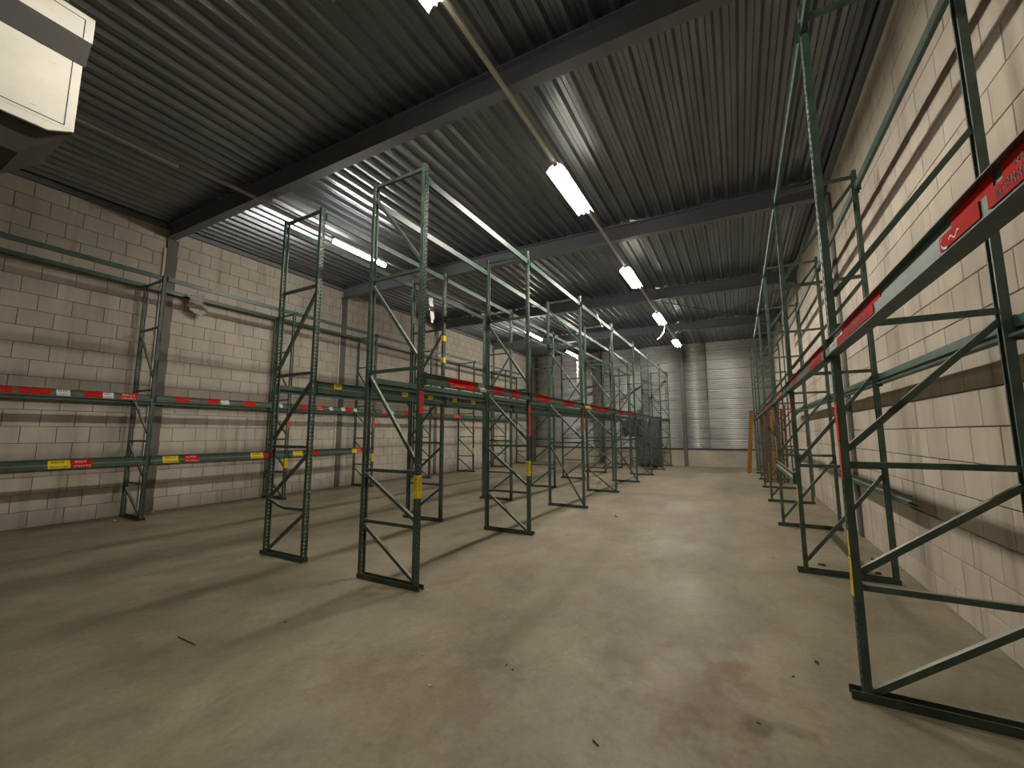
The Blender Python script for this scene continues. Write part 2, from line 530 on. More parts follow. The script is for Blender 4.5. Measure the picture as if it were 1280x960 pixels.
# steel roof beams (I sections) across the hall, and wall columns
trim_n = [0]
def trim(me, loc=(0, 0, 0), rot=(0, 0, 0)):
    trim_n[0] += 1
    return struct('trim_%d' % trim_n[0], me, loc, rot)
I = lambda h, wd, tf, tw: [(-wd, 0), (wd, 0), (wd, tf), (tw, tf), (tw, h - tf), (wd, h - tf), (wd, h), (-wd, h), (-wd, h - tf), (-tw, h - tf), (-tw, tf), (-wd, tf)]
for yc in (-0.6, 4.2, 9.0, 13.8, 18.6):
    bm = bmesh.new()
    prism(bm, I(0.345, 0.085, 0.016, 0.008), lambda a, b, s, yc=yc: ((XL + 0.0, yc + a, zd(XL) - 0.347 + b) if s == 0 else (XR, yc + a, zd(XR) - 0.347 + b)))
    trim(mesh_of('roof_beam', bm, STEEL))
# edge members where deck meets the side walls
for X, z0, sgn in ((XL, 6.36, 1), (XR, 6.12, -1)):
    for a, b_ in ((-5, -0.7), (-0.5, 4.1), (4.3, 8.9), (9.1, 13.7), (13.9, 18.5), (18.7, YF - 0.03)):
        bm = bmesh.new()
        x1 = X + sgn * 0.07
        bx(bm, min(X, x1), max(X, x1), a, b_, z0, z0 + (0.10 if sgn > 0 else 0.15))
        trim(mesh_of('edge_angle', bm, STEEL))
for yc in (4.25, 9.05, 13.85, 18.6):
    bm = bmesh.new()
    prism(bm, [(-0.02, -0.1), (0.045, -0.1), (0.045, 0.1), (-0.02, 0.1)],
          lambda a, b, s, yc=yc: (XL + a, yc + b, 0.0 if s == 0 else zd(XL) - 0.347))
    trim(mesh_of('wall_column', bm, STEELC))
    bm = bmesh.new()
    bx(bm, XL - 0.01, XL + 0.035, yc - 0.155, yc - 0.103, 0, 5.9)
    trim(mesh_of('lit_column_edge', bm, EDGE))  # strip added to paint the lit wall edge beside the column
for yc in (8.9, 13.8, 18.6):
    bm = bmesh.new()
    bx(bm, XR - 0.03, XR + 0.02, yc - 0.10, yc + 0.10, 0, zd(XR) - 0.347)
    bx(bm, XR - 0.025, XR + 0.01, yc - 0.15, yc - 0.11, 0, 5.9)
    trim(mesh_of('wall_column', bm, STEELC))
for xc in (-2.46, -6.9, -11.1):
    bm = bmesh.new()
    prism(bm, I(0.16, 0.09, 0.012, 0.005), lambda a, b, s, xc=xc: (xc + a, YF - 0.21 + b, 0.0 if s == 0 else zd(xc) - 0.02))
    trim(mesh_of('end_column', bm, STEELC))
# wind bracing rods in the roof
for a, b_ in (((-1.9, 13.95, 5.93), (1.5, 18.45, 5.93)), ((1.5, 13.95, 5.93), (-1.9, 18.45, 5.93)), ((-6.9, 18.75, 6.0), (-2.5, 23.1, 6.0))):
    bm = bmesh.new(); tube(bm, [a, b_], 0.014)
    trim(mesh_of('bracing_rod', bm, STEEL))

# ------------------------------------------------------------------ rack upright frames
PW, PD, FH = 0.072, 0.046, 4.92     # post face width (along y), depth (along x), height
def post_mesh():
    """open lipped C post, slotted outer face toward +x; holes real"""
    bm = bmesh.new()
    hp = 0.0508
    xo = PD / 2
    for y0, ya, yb, y1, ph in ((-0.036, -0.026, -0.008, 0.0, 0.0), (0.0, 0.008, 0.026, 0.036, hp / 2)):
        n = int((FH - ph) / hp)
        def q(a, b, c, d_):
            bm.faces.new([bm.verts.new((xo, yy, zz)) for yy, zz in ((a, c), (b, c), (b, d_), (a, d_))])
        q(y0, ya, 0, FH); q(yb, y1, 0, FH)
        z = ph
        if ph: q(ya, yb, 0, ph)
        for k in range(n):
            q(ya, yb, z, z + 0.024)
            z += hp
        q(ya, yb, z, FH)
    # flanges and rear lips
    for s in (-1, 1):
        yy = s * 0.036
        q = [(xo, yy), (-xo, yy), (-xo, yy - s * 0.014)]
        v0 = [bm.verts.new((a, b, 0)) for a, b in q]; v1 = [bm.verts.new((a, b, FH)) for a, b in q]
        for i in range(2): bm.faces.new((v0[i], v0[i + 1], v1[i + 1], v1[i]))
    bmesh.ops.recalc_face_normals(bm, faces=bm.faces[:])
    bmesh.ops.solidify(bm, geom=bm.faces[:], thickness=0.0022)
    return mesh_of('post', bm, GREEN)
POST = post_mesh()
W2 = 0.413                           # half of the centre distance of the two posts
def cbar(name, x0, z0, x1, z1, hw=0.019, dy=0.034):
    """channel brace between posts in the xz plane"""
    bm = bmesh.new()
    d = Vector((x1 - x0, 0, z1 - z0)); ln = d.length; d.normalize()
    nrm = Vector((-d.z, 0, d.x))
    pts = [(-hw, dy / 2), (-hw, -dy / 2), (hw, -dy / 2), (hw, dy / 2)]
    sweep(bm, pts, lambda a, b, s: Vector((x0, 0, z0)) + nrm * a + Vector((0, b, 0)) + d * (ln * s), 0.0025)
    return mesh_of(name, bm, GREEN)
bm = bmesh.new()
sweep(bm, [(-0.040, 0.055), (-0.040, 0.002), (0.040, 0.002), (0.040, 0.055)], lambda a, b, s: ((-W2 - 0.035) if s == 0 else (W2 + 0.085), a, b), 0.003)
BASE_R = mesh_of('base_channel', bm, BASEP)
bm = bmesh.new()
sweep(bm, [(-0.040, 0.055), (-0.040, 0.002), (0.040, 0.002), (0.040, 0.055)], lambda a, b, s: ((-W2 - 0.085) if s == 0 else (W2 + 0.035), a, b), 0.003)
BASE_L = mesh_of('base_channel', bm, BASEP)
bm = bmesh.new()
for px, py in ((0.0, 0.0),):
    bmesh.ops.create_cone(bm, cap_ends=True, segments=6, radius1=0.011, radius2=0.011, depth=0.012, matrix=Matrix.Translation((0, 0, 0.011)))
BOLT = mesh_of('bolt', bm, GREYB)
MC = {}
def cached(key, fn):
    if key not in MC: MC[key] = fn()
    return MC[key]

PAT = {  # horizontals, diagonals as (x side low, z low, z high, direction)
    'A': ([0.69, 1.49, 2.51, 3.76, 4.88], [(0.05, 0.62), (0.78, 1.40), (1.60, 2.40), (2.60, 3.68)], -1),
    'B1': ([0.65, 1.24, 2.42, 3.60, 4.87], [(0.08, 0.60), (0.72, 1.19), (1.34, 2.37), (2.52, 3.52), (3.70, 4.69)], 1),
    'B': ([0.68, 1.46, 2.42, 3.72, 4.87], [(0.05, 0.63), (0.80, 1.40), (1.56, 2.34), (2.55, 3.65)], 1),
    'B3': ([1.46, 2.42, 3.72, 4.87], [(0.10, 1.38), (1.55, 2.34), (2.55, 3.65), (3.80, 4.70)], 1),
    'L': ([0.69, 1.53, 2.56, 3.86, 4.87], [(0.05, 0.58), (0.80, 1.44), (1.64, 2.34), (2.75, 3.74)], 1),
    'R1': ([0.68, 1.46, 2.40, 4.83], [(0.04, 0.62), (0.77, 1.36), (1.56, 2.34), (2.62, 3.60)], -1),
    'R': ([1.27, 2.40, 3.56, 4.85], [(0.15, 1.18), (1.33, 2.33), (2.48, 3.50), (3.68, 4.76)], -1),
}
ink_bm_cache = {}
def print_marks(bm, u0, u1, v0, v1, d, rnd, fill=0.55):
    """rows of small letter-like strokes; d(u, v) -> xyz outer face, returns nothing"""
    u = u0
    hgt = v1 - v0
    while u < u1 - hgt * 0.3:
        wch = hgt * rnd.uniform(0.45, 0.7)
        st = hgt * 0.16
        kind = rnd.randint(0, 4)
        segs = [(0, st, 0, 1)]
        if kind in (0, 3): segs += [(wch - st, wch, 0, 1), (0, wch, 0.42, 0.58)]
        if kind == 1: segs += [(0, wch, 0.84, 1), (0, wch, 0, 0.16)]
        if kind == 2: segs += [(0, wch, 0.84, 1), (wch - st, wch, 0.45, 1), (0, wch, 0.42, 0.56)]
        if kind == 4: segs += [(0, wch, 0, 0.16)]
        for a, b, c, e in segs:
            q = [bm.verts.new(d(x, y)) for x, y in ((u + a, v0 + hgt * c), (u + b, v0 + hgt * c), (u + b, v0 + hgt * e), (u + a, v0 + hgt * e))]
            bm.faces.new(q)
        u += wch + hgt * 0.28

def post_label(parent, side, z0, z1, m, arrow, seed, lx=None):
    """sticker on the outer side face of a post; side = +1 right post, -1 left post"""
    x = side * (W2 + PD / 2 + 0.0012)
    bm = bmesh.new()
    bx(bm, min(x, x + side * 0.0012), max(x, x + side * 0.0012), -0.036, 0.036, z0, z1)
    # folded round the flange toward the camera
    wrap = side > 0 and m is YEL
    if wrap: bx(bm, min(x - side * 0.050, x), max(x - side * 0.050, x), -0.0388, -0.0372, z0, z1)
    o = put('safety_label', mesh_of('safety_label', bm, m), parent)
    o['label'] = ('red' if m is ORED else 'yellow') + ' vertical sticker with dark print'
    rnd = random.Random(seed)
    bm = bmesh.new()
    L_ = z1 - z0
    d1 = lambda u, v: (x - side * (0.004 + v), -0.0392, z0 + u)
    if wrap:
        print_marks(bm, L_ * 0.35, L_ * 0.95, 0.004, 0.020, d1, rnd)
        print_marks(bm, L_ * 0.30, L_ * 0.80, 0.026, 0.038, d1, rnd)
    d2 = lambda u, v: (x + side * 0.0016, 0.026 - v, z0 + u)
    print_marks(bm, L_ * 0.35, L_ * 0.95, 0.006, 0.024, d2, rnd)
    print_marks(bm, L_ * 0.30, L_ * 0.85, 0.031, 0.045, d2, rnd)
    if arrow and wrap:
        zz = z1 - 0.045
        q = [bm.verts.new(p) for p in (d1(zz - z0 - 0.012, 0.018), d1(zz - z0 + 0.012, 0.018), d1(zz - z0, 0.034))]
        bm.faces.new(q)
        q = [bm.verts.new(d1(a, b)) for a, b in ((zz - z0 - 0.004, 0.002), (zz - z0 + 0.004, 0.002), (zz - z0 + 0.004, 0.020), (zz - z0 - 0.004, 0.020))]
        bm.faces.new(q)
    put('label_print', mesh_of('label_print', bm, INK), o)


ORD = ['first', 'second', 'third', 'fourth', 'fifth', 'sixth', 'seventh', 'eighth', 'ninth']
def upright(row, xc, y, pat, label, group, base, extra=None):
    t = thing('rack_upright_frame', label, 'rack frame', (xc, y, 0), 0, group)
    put('post', POST, t, (W2, 0, 0))
    put('post', POST, t, (-W2, 0, 0), (0, 0, math.pi))
    put('base_channel', base, t)
    Hs, Ds, sgn = PAT[pat]
    xa = W2 - 0.02
    for z in Hs:
        if row == 'A' and abs(z - 0.69) < 0.01 and extra == 'bent':
            def bent():
                bm = bmesh.new()
                pts = [(-xa, 0, 0.735), (-xa * 0.7, 0.0, 0.715), (-xa * 0.35, -0.02, 0.68), (0.0, -0.03, 0.665), (xa * 0.5, -0.015, 0.662), (xa, 0, 0.668)]
                for p, q in zip(pts, pts[1:]):
                    a, b = Vector(p), Vector(q)
                    v = [bm.verts.new(c + Vector((0, dy, dz))) for c in (a, b) for dy, dz in ((-0.017, -0.019), (0.017, -0.019), (0.017, 0.019), (-0.017, 0.019))]
                    for f in ((0, 1, 5, 4), (1, 2, 6, 5), (2, 3, 7, 6), (3, 0, 4, 7), (3, 2, 1, 0), (4, 5, 6, 7)):
                        bm.faces.new([v[i] for i in f])
                return mesh_of('horizontal_brace', bm, GREEN)
            o = put('horizontal_brace', cached('bent', bent), t)
            o['label'] = 'bent horizontal brace'
        else:
            put('horizontal_brace', cached(('h',), lambda: cbar('horizontal_brace', -xa, 0, xa, 0)), t, (0, 0, z))
    for z0, z1 in Ds:
        x0, x1 = (-xa, xa) if sgn < 0 else (xa, -xa)
        put('diagonal_brace', cached(('d', sgn, z0, z1), lambda: cbar('diagonal_brace', x0, z0, x1, z1)), t)
    put('bolt', BOLT, t, ((W2 + 0.06) * (1 if base is BASE_R else -1), 0.012, 0))
    return t

ROWS = {'A': (-5.519, [3.645, 6.49, 9.30, 12.11, 14.90, 17.70, 20.50, 22.75], 'row of free-standing rack left of the aisle rack', 'A'),
        'B': (-3.572, [3.605, 6.37, 9.16, 11.95, 14.74, 17.46, 20.27, 22.85], 'rack row beside the aisle', 'B'),
        'L': (-10.749, [1.00, 3.82, 6.71, 9.60, 12.41, 15.37, 18.24, 21.00], 'rack along the left wall', 'L'),
        'R': (1.026, [0.72, 3.55, 6.28, 9.17, 12.22, 15.21, 17.71, 20.3], 'rack along the right wall', 'R')}
FRN = {'A': 'of the inner free-standing rack', 'B': 'of the free-standing aisle rack',
       'L': 'of the left wall rack', 'R': 'of the right wall rack'}
FR = {}
for row, (xc, ys_, nm, _) in ROWS.items():
    for i, y in enumerate(ys_):
        pat = {'A': 'A', 'L': 'L', 'R': 'R'}.get(row, 'B')
        if row == 'B' and i == 0: pat = 'B1'
        if row == 'B' and i in (2, 4): pat = 'B3'
        if row == 'R' and i < 2: pat = 'R1'
        base = BASE_L if row in ('R', 'A') else BASE_R
        first = i if row in ('L', 'R') else i + 1       # L and R rows begin outside the picture
        if row in ('L', 'R') and i == 0:
            lab = 'green upright frame %s, nearest, beyond the picture edge' % FRN[row]
        else:
            far = ORD[first - 1]
            lab = 'green upright frame %s, %s from the camera' % (FRN[row], far)
        if row == 'A' and i == 0: lab = 'first green upright frame of the inner free-standing rack, with bent lowest crossbar'
        t = upright(row, xc, y, pat, lab, 'green upright frames ' + FRN[row][3:], base, 'bent' if (row == 'A' and i == 0) else None)
        FR[(row, i)] = t
for i in range(3):
    post_label(FR[('B', i)], 1, 1.89 if i == 0 else 1.62, 2.15, ORED, False, 10 + i)
    if i < 2: post_label(FR[('B', i)], 1, 0.96, 1.21, YEL, True, 30 + i)
for i in (2, 3, 5):
    post_label(FR[('L', i)], 1, 1.85, 2.10, ORED, False, 50 + i)
    post_label(FR[('L', i)], 1, 0.80, 1.04, YEL, True, 60 + i)
for i, (a, b_, c_, d_) in {1: (1.62, 1.87, 0.62, 0.86), 2: (1.86, 2.10, 0.80, 1.03), 3: (1.86, 2.1, 1.2, 1.6), 4: (1.86, 2.1, 0.5, 0.95)}.items():
    post_label(FR[('R', i)], -1, a, b_, ORED, False, 70 + i)
    post_label(FR[('R', i)], -1, c_, d_, YEL, True, 80 + i)
# narrower strips under the two labels of the nearest wall-side frame
for z0, z1, m in ((1.36, 1.61, ORED), (0.87, 1.03, YEL)):
    bm = bmesh.new()
    bx(bm, -W2 - PD / 2 - 0.0026, -W2 - PD / 2 - 0.0012, -0.031, 0.005, z0, z1)
    put('label_strip', mesh_of('label_strip', bm, m), FR[('R', 1)])['label'] = 'narrow peeling sticker'
# dark splice sleeves near the top of some wall-side and inner posts
SLV = box('splice_sleeve', CLADD, -0.030, 0.030, -0.041, 0.041, 0, 0.16, 0.003)
put('splice_sleeve', SLV, FR[('A', 1)], (W2, 0, 3.98))['label'] = 'dark splice sleeve'
put('splice_sleeve', SLV, FR[('A', 1)], (-W2, 0, 3.98))['label'] = 'dark splice sleeve'
for zz in (3.62, 3.18):
    o = put('height_marker', box('height_marker', YEL, W2 - 0.03, W2 + 0.034, -0.040, 0.040, zz - 0.11, zz), FR[('A', 1)])
    o['label'] = 'yellow band'

# ------------------------------------------------------------------ rack beams
def beam_pts(h):
    if h < 0.095: return [(0.0, 0.0), (0.0, h), (-0.034, h), (-0.034, 0.0), (-0.0002, 0.0)]      # closed box beam
    return [(0.024, h), (0.0, h), (0.0, 0.46 * h), (0.030, 0.38 * h), (0.030, 0.0), (-0.030, 0.0), (-0.030, 0.016)]
def rail(ln, h):
    def f():
        bm = bmesh.new()
        sweep(bm, beam_pts(h), lambda a, b, s: (a, s * ln, b), 0.0028)
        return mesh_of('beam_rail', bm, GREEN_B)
    return cached(('rail', round(ln, 3), h), f)
def connector(h):
    lo, hi = (0.008, 0.004) if h < 0.095 else (0.022, 0.010)
    def f():
        bm = bmesh.new()
        bx(bm, 0.0, 0.004, -0.034, 0.0, -lo, h + hi)
        bx(bm, -0.0, 0.030, -0.004, 0.0, -lo, h + hi)
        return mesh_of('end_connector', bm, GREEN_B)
    return cached(('con', h), f)
LEVELS = {}
def beam(x, sgn, ya, yb, ztop, h, label, group, con=True):
    """x = plane of the web, sgn = outward direction"""
    ln = yb - ya
    if sgn > 0:
        t = thing('rack_crossbar', label, 'rack beam', (x, ya, ztop - h), 0, group)
    else:
        t = thing('rack_crossbar', label, 'rack beam', (x, yb, ztop - h), math.pi, group)
    put('beam_rail', rail(ln, h), t)
    if con: put('end_connector', connector(h), t, (0.001, 0.004, 0))
    if con: put('end_connector', connector(h), t, (0.001, ln - 0.004, 0), (0, 0, 0), (1, -1, 1))
    t['sgn'] = sgn; t['len'] = ln; t['h'] = h; t['ya'] = ya; t['yb'] = yb
    return t

def sticker(t, y0, y1, m, seed, both=True, script=False):
    """sticker following the beam face between world y0..y1"""
    h, sgn = t['h'], t['sgn']
    f = (lambda y: y - t['ya']) if sgn > 0 else (lambda y: t['yb'] - y)
    a, b = sorted((f(y0), f(y1)))
    a, b = max(a, 0.02), min(b, t['len'] - 0.02)
    if b - a < 0.03: return
    e = 0.0044
    if both:
        pts = [(e, h - 0.006), (e, 0.46 * h + 0.001), (0.030 + e, 0.38 * h + 0.001), (0.030 + e, 0.04 * h)]
    else:
        pts = [(e, h - 0.006), (e, 0.46 * h + 0.002)]
    bm = bmesh.new()
    sweep(bm, pts, lambda o, z, s: (o, a if s == 0 else b, z), 0.0012)
    lb = {RED: 'red', ORED: 'orange-red', YEL: 'yellow', WHS: 'white'}
    o = put('beam_label', mesh_of('beam_label', bm, m), t)
    o['label'] = [v for k, v in lb.items() if k is m][0] + ' sticker with print'
    rnd = random.Random(seed)
    bm = bmesh.new()
    L_ = b - a
    uu = lambda u: a + u
    def face(v):        # v = height fraction on the profile
        return 0.0 if v >= 0.46 else 0.030 if v <= 0.38 else 0.030 * (0.46 - v) / 0.08
    d = lambda u, v: (face(v / h) + e + 0.0020, uu(u), v)
    if not script: print_marks(bm, L_ * 0.10, L_ * 0.92, h * 0.10, h * 0.32, d, rnd)
    if h > 0.1 and not script: print_marks(bm, L_ * 0.15, L_ * 0.80, h * 0.58, h * 0.84, d, rnd)
    if bm.faces: put('label_print', mesh_of('label_print', bm, WINK if (m is RED and seed % 3 == 0) else INK), o)
    if script:
        # sweeping white arc at the start of the label and a looped handwriting line
        bm = bmesh.new()
        arc = []
        for k in range(15):
            an = rad(70 + 200 * k / 14)
            arc.append((0.045 + 0.035 * math.cos(an), 0.24 + 0.20 * math.sin(an)))
        def strip(pts, wd):
            for (p, q), (r, s_) in zip(pts, pts[1:]):
                bm.faces.new([bm.verts.new(d(u_, v_ * h)) for u_, v_ in ((p, q - wd), (r, s_ - wd), (r, s_ + wd), (p, q + wd))])
        strip(arc, 0.030)
        n_ = int((L_ - 0.10) / 0.009)
        strip([(0.06 + 0.009 * k, 0.18 + 0.06 * math.sin(k * 1.25) * (1.4 if k % 5 == 0 else 1)) for k in range(max(4, int(n_ * 0.6)))], 0.022)
        put('label_logo', mesh_of('label_logo', bm, WINK), o)['label'] = 'white script lettering'

LEV = {'top': 'top', 'mid': 'middle', 'low': 'low'}
BEAMS = {}
def row_beams(row, side, lev, ztop, h, bays):
    xc, ys_, nm, _ = ROWS[row]
    s = {'r': 1, 'l': -1}[side]
    x = xc + s * (W2 + PD / 2 + 0.0015)
    sd = {'A': {'r': 'aisle-side', 'l': 'wall-side'}, 'B': {'r': 'aisle-side', 'l': 'inner-side'},
          'L': {'r': 'aisle-side', 'l': 'wall-side'}, 'R': {'r': 'wall-side', 'l': 'aisle-side'}}[row][side]
    for i in bays:
        n = ORD[i] if row in ('A', 'B') else (ORD[i - 1] if i > 0 else 'nearest cut-off')
        if row in ('L', 'R'): bn = 'bay cut by the picture edge' if i == 0 else '%s full bay from the camera' % n
        else: bn = '%s bay from the camera' % n
        lab = 'green %s %s beam %s, %s' % (sd, LEV[lev], FRN[row].replace('free-standing ', ''), bn.replace(' from the camera', '') + (' from the camera' if i else ''))
        BEAMS[(row, side, lev, i)] = beam(x, s, ys_[i] + 0.038, ys_[i + 1] - 0.038, ztop, h, lab, 'rack beams ' + FRN[row][3:])
row_beams('B', 'r', 'top', 4.76, 0.085, range(7))
row_beams('B', 'l', 'top', 4.70, 0.085, range(7))
row_beams('B', 'r', 'mid', 2.36, 0.12, range(7))
row_beams('B', 'l', 'mid', 2.37, 0.12, range(6))
row_beams('A', 'r', 'top', 4.84, 0.085, range(7))
row_beams('A', 'l', 'top', 4.84, 0.085, range(7))
row_beams('A', 'r', 'mid', 2.39, 0.15, range(6))
row_beams('A', 'l', 'mid', 2.39, 0.12, range(4))
row_beams('L', 'r', 'top', 4.935, 0.09, range(7))
row_beams('L', 'l', 'top', 4.92, 0.09, range(7))
row_beams('L', 'r', 'mid', 2.45, 0.12, range(7))
row_beams('L', 'l', 'mid', 2.43, 0.12, range(7))
row_beams('L', 'r', 'low', 1.23, 0.15, range(3))
row_beams('L', 'l', 'low', 1.21, 0.15, range(3))
row_beams('R', 'l', 'mid', 2.305, 0.115, range(7))
row_beams('R', 'r', 'mid', 2.35, 0.12, range(5))
row_beams('R', 'r', 'top', 4.74, 0.09, range(5))
row_beams('R', 'l', 'top', 4.77, 0.085, range(5))
row_beams('R', 'l', 'low', 1.17, 0.11, [2])
beam(1.4985, -1, 5.70, 9.15, 1.04, 0.11, 'grey-green loose low beam against the right wall, ending past the second frame', 'rack beams in the rack along the right wall', False)

def stick(row, side, lev, spans, m, **k):
    for j, (y0, y1) in enumerate(spans):
        for (r, s, l, i), t in BEAMS.items():
            if r == row and s == side and l == lev and t['ya'] <= (y0 + y1) / 2 <= t['yb']:
                sticker(t, y0, y1, m, int(y0 * 100), **k)
stick('L', 'r', 'mid', [(1.84, 1.97), (2.03, 2.39), (2.80, 3.05), (3.30, 3.57), (4.19, 4.44), (4.77, 5.02), (5.54, 5.84), (7.00, 7.24), (7.5, 7.70), (8.48, 8.70), (9.9, 10.2), (10.9, 11.2), (11.6, 11.9), (12.8, 13.3), (13.8, 14.3)], RED)
stick('L', 'r', 'mid', [(2.46, 2.63), (3.06, 3.21), (5.06, 5.23), (6.42, 6.51), (7.91, 8.02), (8.32, 8.45), (8.77, 8.89), (10.3, 10.45)], WHS)
stick('L', 'r', 'low', [(2.47, 2.74), (4.07, 4.34), (5.80, 6.10), (6.88, 7.15), (8.78, 8.96)], YEL)
stick('L', 'r', 'low', [(2.76, 3.02), (4.44, 4.71), (6.14, 6.40), (7.49, 7.65), (8.97, 9.18)], RED)
stick('B', 'r', 'mid', [(4.09, 4.67)], RED, script=True)
stick('B', 'r', 'mid', [(5.15, 5.44), (5.72, 5.93), (6.61, 7.24), (7.91, 8.53), (9.85, 10.6), (10.75, 11.3), (12.4, 13.0), (13.6, 14.2)], RED)
stick('B', 'r', 'mid', [(4.77, 4.92)], WHS)
stick('B', 'r', 'mid', [(9.23, 9.68)], YEL)
stick('A', 'r', 'mid', [(3.96, 4.09), (5.34, 5.48), (6.03, 6.16), (6.78, 6.93), (7.46, 7.61)], YEL, both=False)
stick('R', 'l', 'mid', [(1.40, 1.63)], RED, script=True)
stick('R', 'l', 'mid', [(1.00, 1.36), (2.33, 3.10), (3.70, 4.30), (5.2, 5.6), (7.2, 7.7), (10.2, 10.8)], RED)
stick('R', 'l', 'mid', [(3.12, 3.34)], WHS)

# ------------------------------------------------------------------ lighting
def tube_mesh(ln, r=0.019):
    bm = bmesh.new(); tube(bm, [(0, -ln / 2, 0), (0, ln / 2, 0)], r, 10)
    return bm
def luminaire(x, y, z, lit, wings, label, ln=1.52, tm=None):
    t = thing('fluorescent_light', label, 'ceiling light', (x, y, z), 0, 'fluorescent lights on the two ceiling rails')
    put('housing', cached(('hous', ln), lambda: box('housing', TRUNK, -0.032, 0.032, -ln / 2, ln / 2, -0.055, 0.0, 0.006)), t)
    if wings:
        def wg():
            bm = bmesh.new()
            for s in (-1, 1):
                p = [(s * 0.033, -0.012), (s * 0.085, -0.035), (s * 0.150, -0.107)]
                rows = [[bm.verts.new((a, yy, b)) for a, b in p] for yy in (-ln / 2, ln / 2)]
                for i in range(2): bm.faces.new((rows[0][i], rows[0][i + 1], rows[1][i + 1], rows[1][i]))
            bmesh.ops.solidify(bm, geom=bm.faces[:], thickness=0.0015)
            return mesh_of('reflector', bm, ENAMEL)
        put('reflector', cached(('wing', ln), wg), t)
    m = tm or (TUBEM if lit else DEADT)
    for s in ((-1, 1) if wings else (0,)):
        if wings or not lit:
            put('tube', cached(('tube', ln, lit, m.name), lambda: mesh_of('tube', tube_mesh(ln - 0.08), m)), t, (s * 0.045, 0, -0.085))
        else:
            put('diffuser', cached(('diff', ln), lambda: mesh_of('diffuser', tube_mesh(ln - 0.06, 0.045), DIFFM)), t, (0, 0, -0.101))
        for e in (-1, 1):
            put('lamp_holder', cached('holder', lambda: box('lamp_holder', ENAMEL, -0.014, 0.014, -0.012, 0.012, -0.105, -0.05, 0.002)), t, (s * 0.045, e * (ln / 2 - 0.025), 0))
    return t
ZT = 5.86
def rail_trunk(x, y0, y1, label, m=None):
    bm = bmesh.new()
    bx(bm, -0.024, 0.024, y0, y1, 0, 0.042)
    t = thing('lighting_rail', label, 'light rail', (x, 0, ZT + 0.0005), 0)
    put('rail', mesh_of('rail', bm, m or TRUNK), t)
    for yc in (-0.6, 4.2, 9.0, 13.8, 18.6):
        if y0 < yc < y1:
            bm = bmesh.new(); bx(bm, -0.006, 0.006, yc - 0.02, yc + 0.02, 0.042, zd(x) - 0.347 - ZT + 0.006)
            put('hanger', mesh_of('hanger', bm, TRUNK), t)
rail_trunk(-2.28, -3.5, 21.2, 'long pale light rail hung over the central aisle', mat('painted_lit_rail', (0.55, 0.53, 0.48), 0.5))  # paler rail colour, with the bright light on it painted in
rail_trunk(-7.38, -3.5, 21.4, 'long pale light rail hung over the left aisle')
nm = ['nearest, cut by the top edge', 'second from the camera', 'third from the camera', 'fourth, a loose cable beside it', 'farthest, in front of the end wall']
for i, y in enumerate((2.0, 6.35, 10.9, 15.45, 20.1)):
    luminaire(-2.28, y, ZT, True, True, 'lit fluorescent light over the central aisle, ' + nm[i], tm=OLDTUBE if i == 0 else None)
nm = [('unlit', 'nearest, beside the white heater'), ('lit', 'brightest, behind the first racks'), ('unlit', 'between the two lit ones'), ('lit', 'fourth from the camera'), ('lit', 'farthest, a plastic strip hanging from it')]
for i, y in enumerate((2.0, 6.30, 10.9, 15.5, 20.0)):
    luminaire(-7.38, y, ZT, nm[i][0] == 'lit', False, '%s fluorescent light over the left aisle, %s' % nm[i])

# ------------------------------------------------------------------ suspended heater
t = thing('air_heater', 'white sheet-metal air heater hung from the roof at top left', 'heater', (-4.55, 1.035, 4.10))
y0 = -1.35
bm = bmesh.new(); prism(bm, [(-1.0, 0.80), (0.0, 0.80), (0.0, 1.02), (-1.0, 1.02)], lambda a, b, s: (a, y0 if s == 0 else 0, b))
put('upper_cabinet', mesh_of('upper_cabinet', bm, WHITE), t)
bm = bmesh.new(); prism(bm, [(-0.98, 0.62), (-0.085, 0.62), (-0.002, 0.80), (-0.98, 0.80)], lambda a, b, s: (a, y0 if s == 0 else -0.004, b))  # sloped underside, its shade put into the colour
put('sloped_underside', mesh_of('sloped_underside', bm, SHADE_BAND), t)['label'] = 'sloped underside with its shade painted dark grey'
bm = bmesh.new(); prism(bm, [(-0.95, 0.02), (-0.09, 0.02), (-0.09, 0.62), (-0.95, 0.62)], lambda a, b, s: (a, y0 if s == 0 else -0.02, b))
put('lower_cabinet', mesh_of('lower_cabinet', bm, WHITE), t)
bm = bmesh.new()
prism(bm, [(y0, -0.05), (-0.16, -0.05), (-0.03, 0.02), (y0, 0.02)], lambda a, b, s: ((-0.115 if s == 0 else -0.0915), a, b))
put('bottom_flange', mesh_of('bottom_flange', bm, WHITE), t)
bm = bmesh.new()
r0 = [(-0.95, y0 - 0.0), (-0.116, y0 - 0.0), (-0.116, -0.02), (-0.95, -0.02)]
r1 = [(-0.82, y0 + 0.1), (-0.26, y0 + 0.1), (-0.26, -0.26), (-0.82, -0.26)]
v0 = [bm.verts.new((a, b, 0.019)) for a, b in r0]; v1 = [bm.verts.new((a, b, -0.25)) for a, b in r1]
for i in range(4): bm.faces.new((v0[i], v0[(i + 1) % 4], v1[(i + 1) % 4], v1[i]))
bm.faces.new(v1); bm.faces.new(v0[::-1])
put('outlet_hood', mesh_of('outlet_hood', bm, DARKHOOD), t)['label'] = 'dark tapered outlet hood'
bm = bmesh.new()
for (xx, ya_, yb_, za, zb) in ((-0.0885, y0, -0.075, 0.045, 0.051), (-0.0885, -0.081, -0.075, 0.045, 0.62), (0.0015, -0.061, -0.055, 0.80, 0.975), (0.0015, y0, -0.055, 0.969, 0.975)):
    bx(bm, xx - 0.001, xx, ya_, yb_, za, zb)
put('panel_seam', mesh_of('panel_seam', bm, SEAM), t)
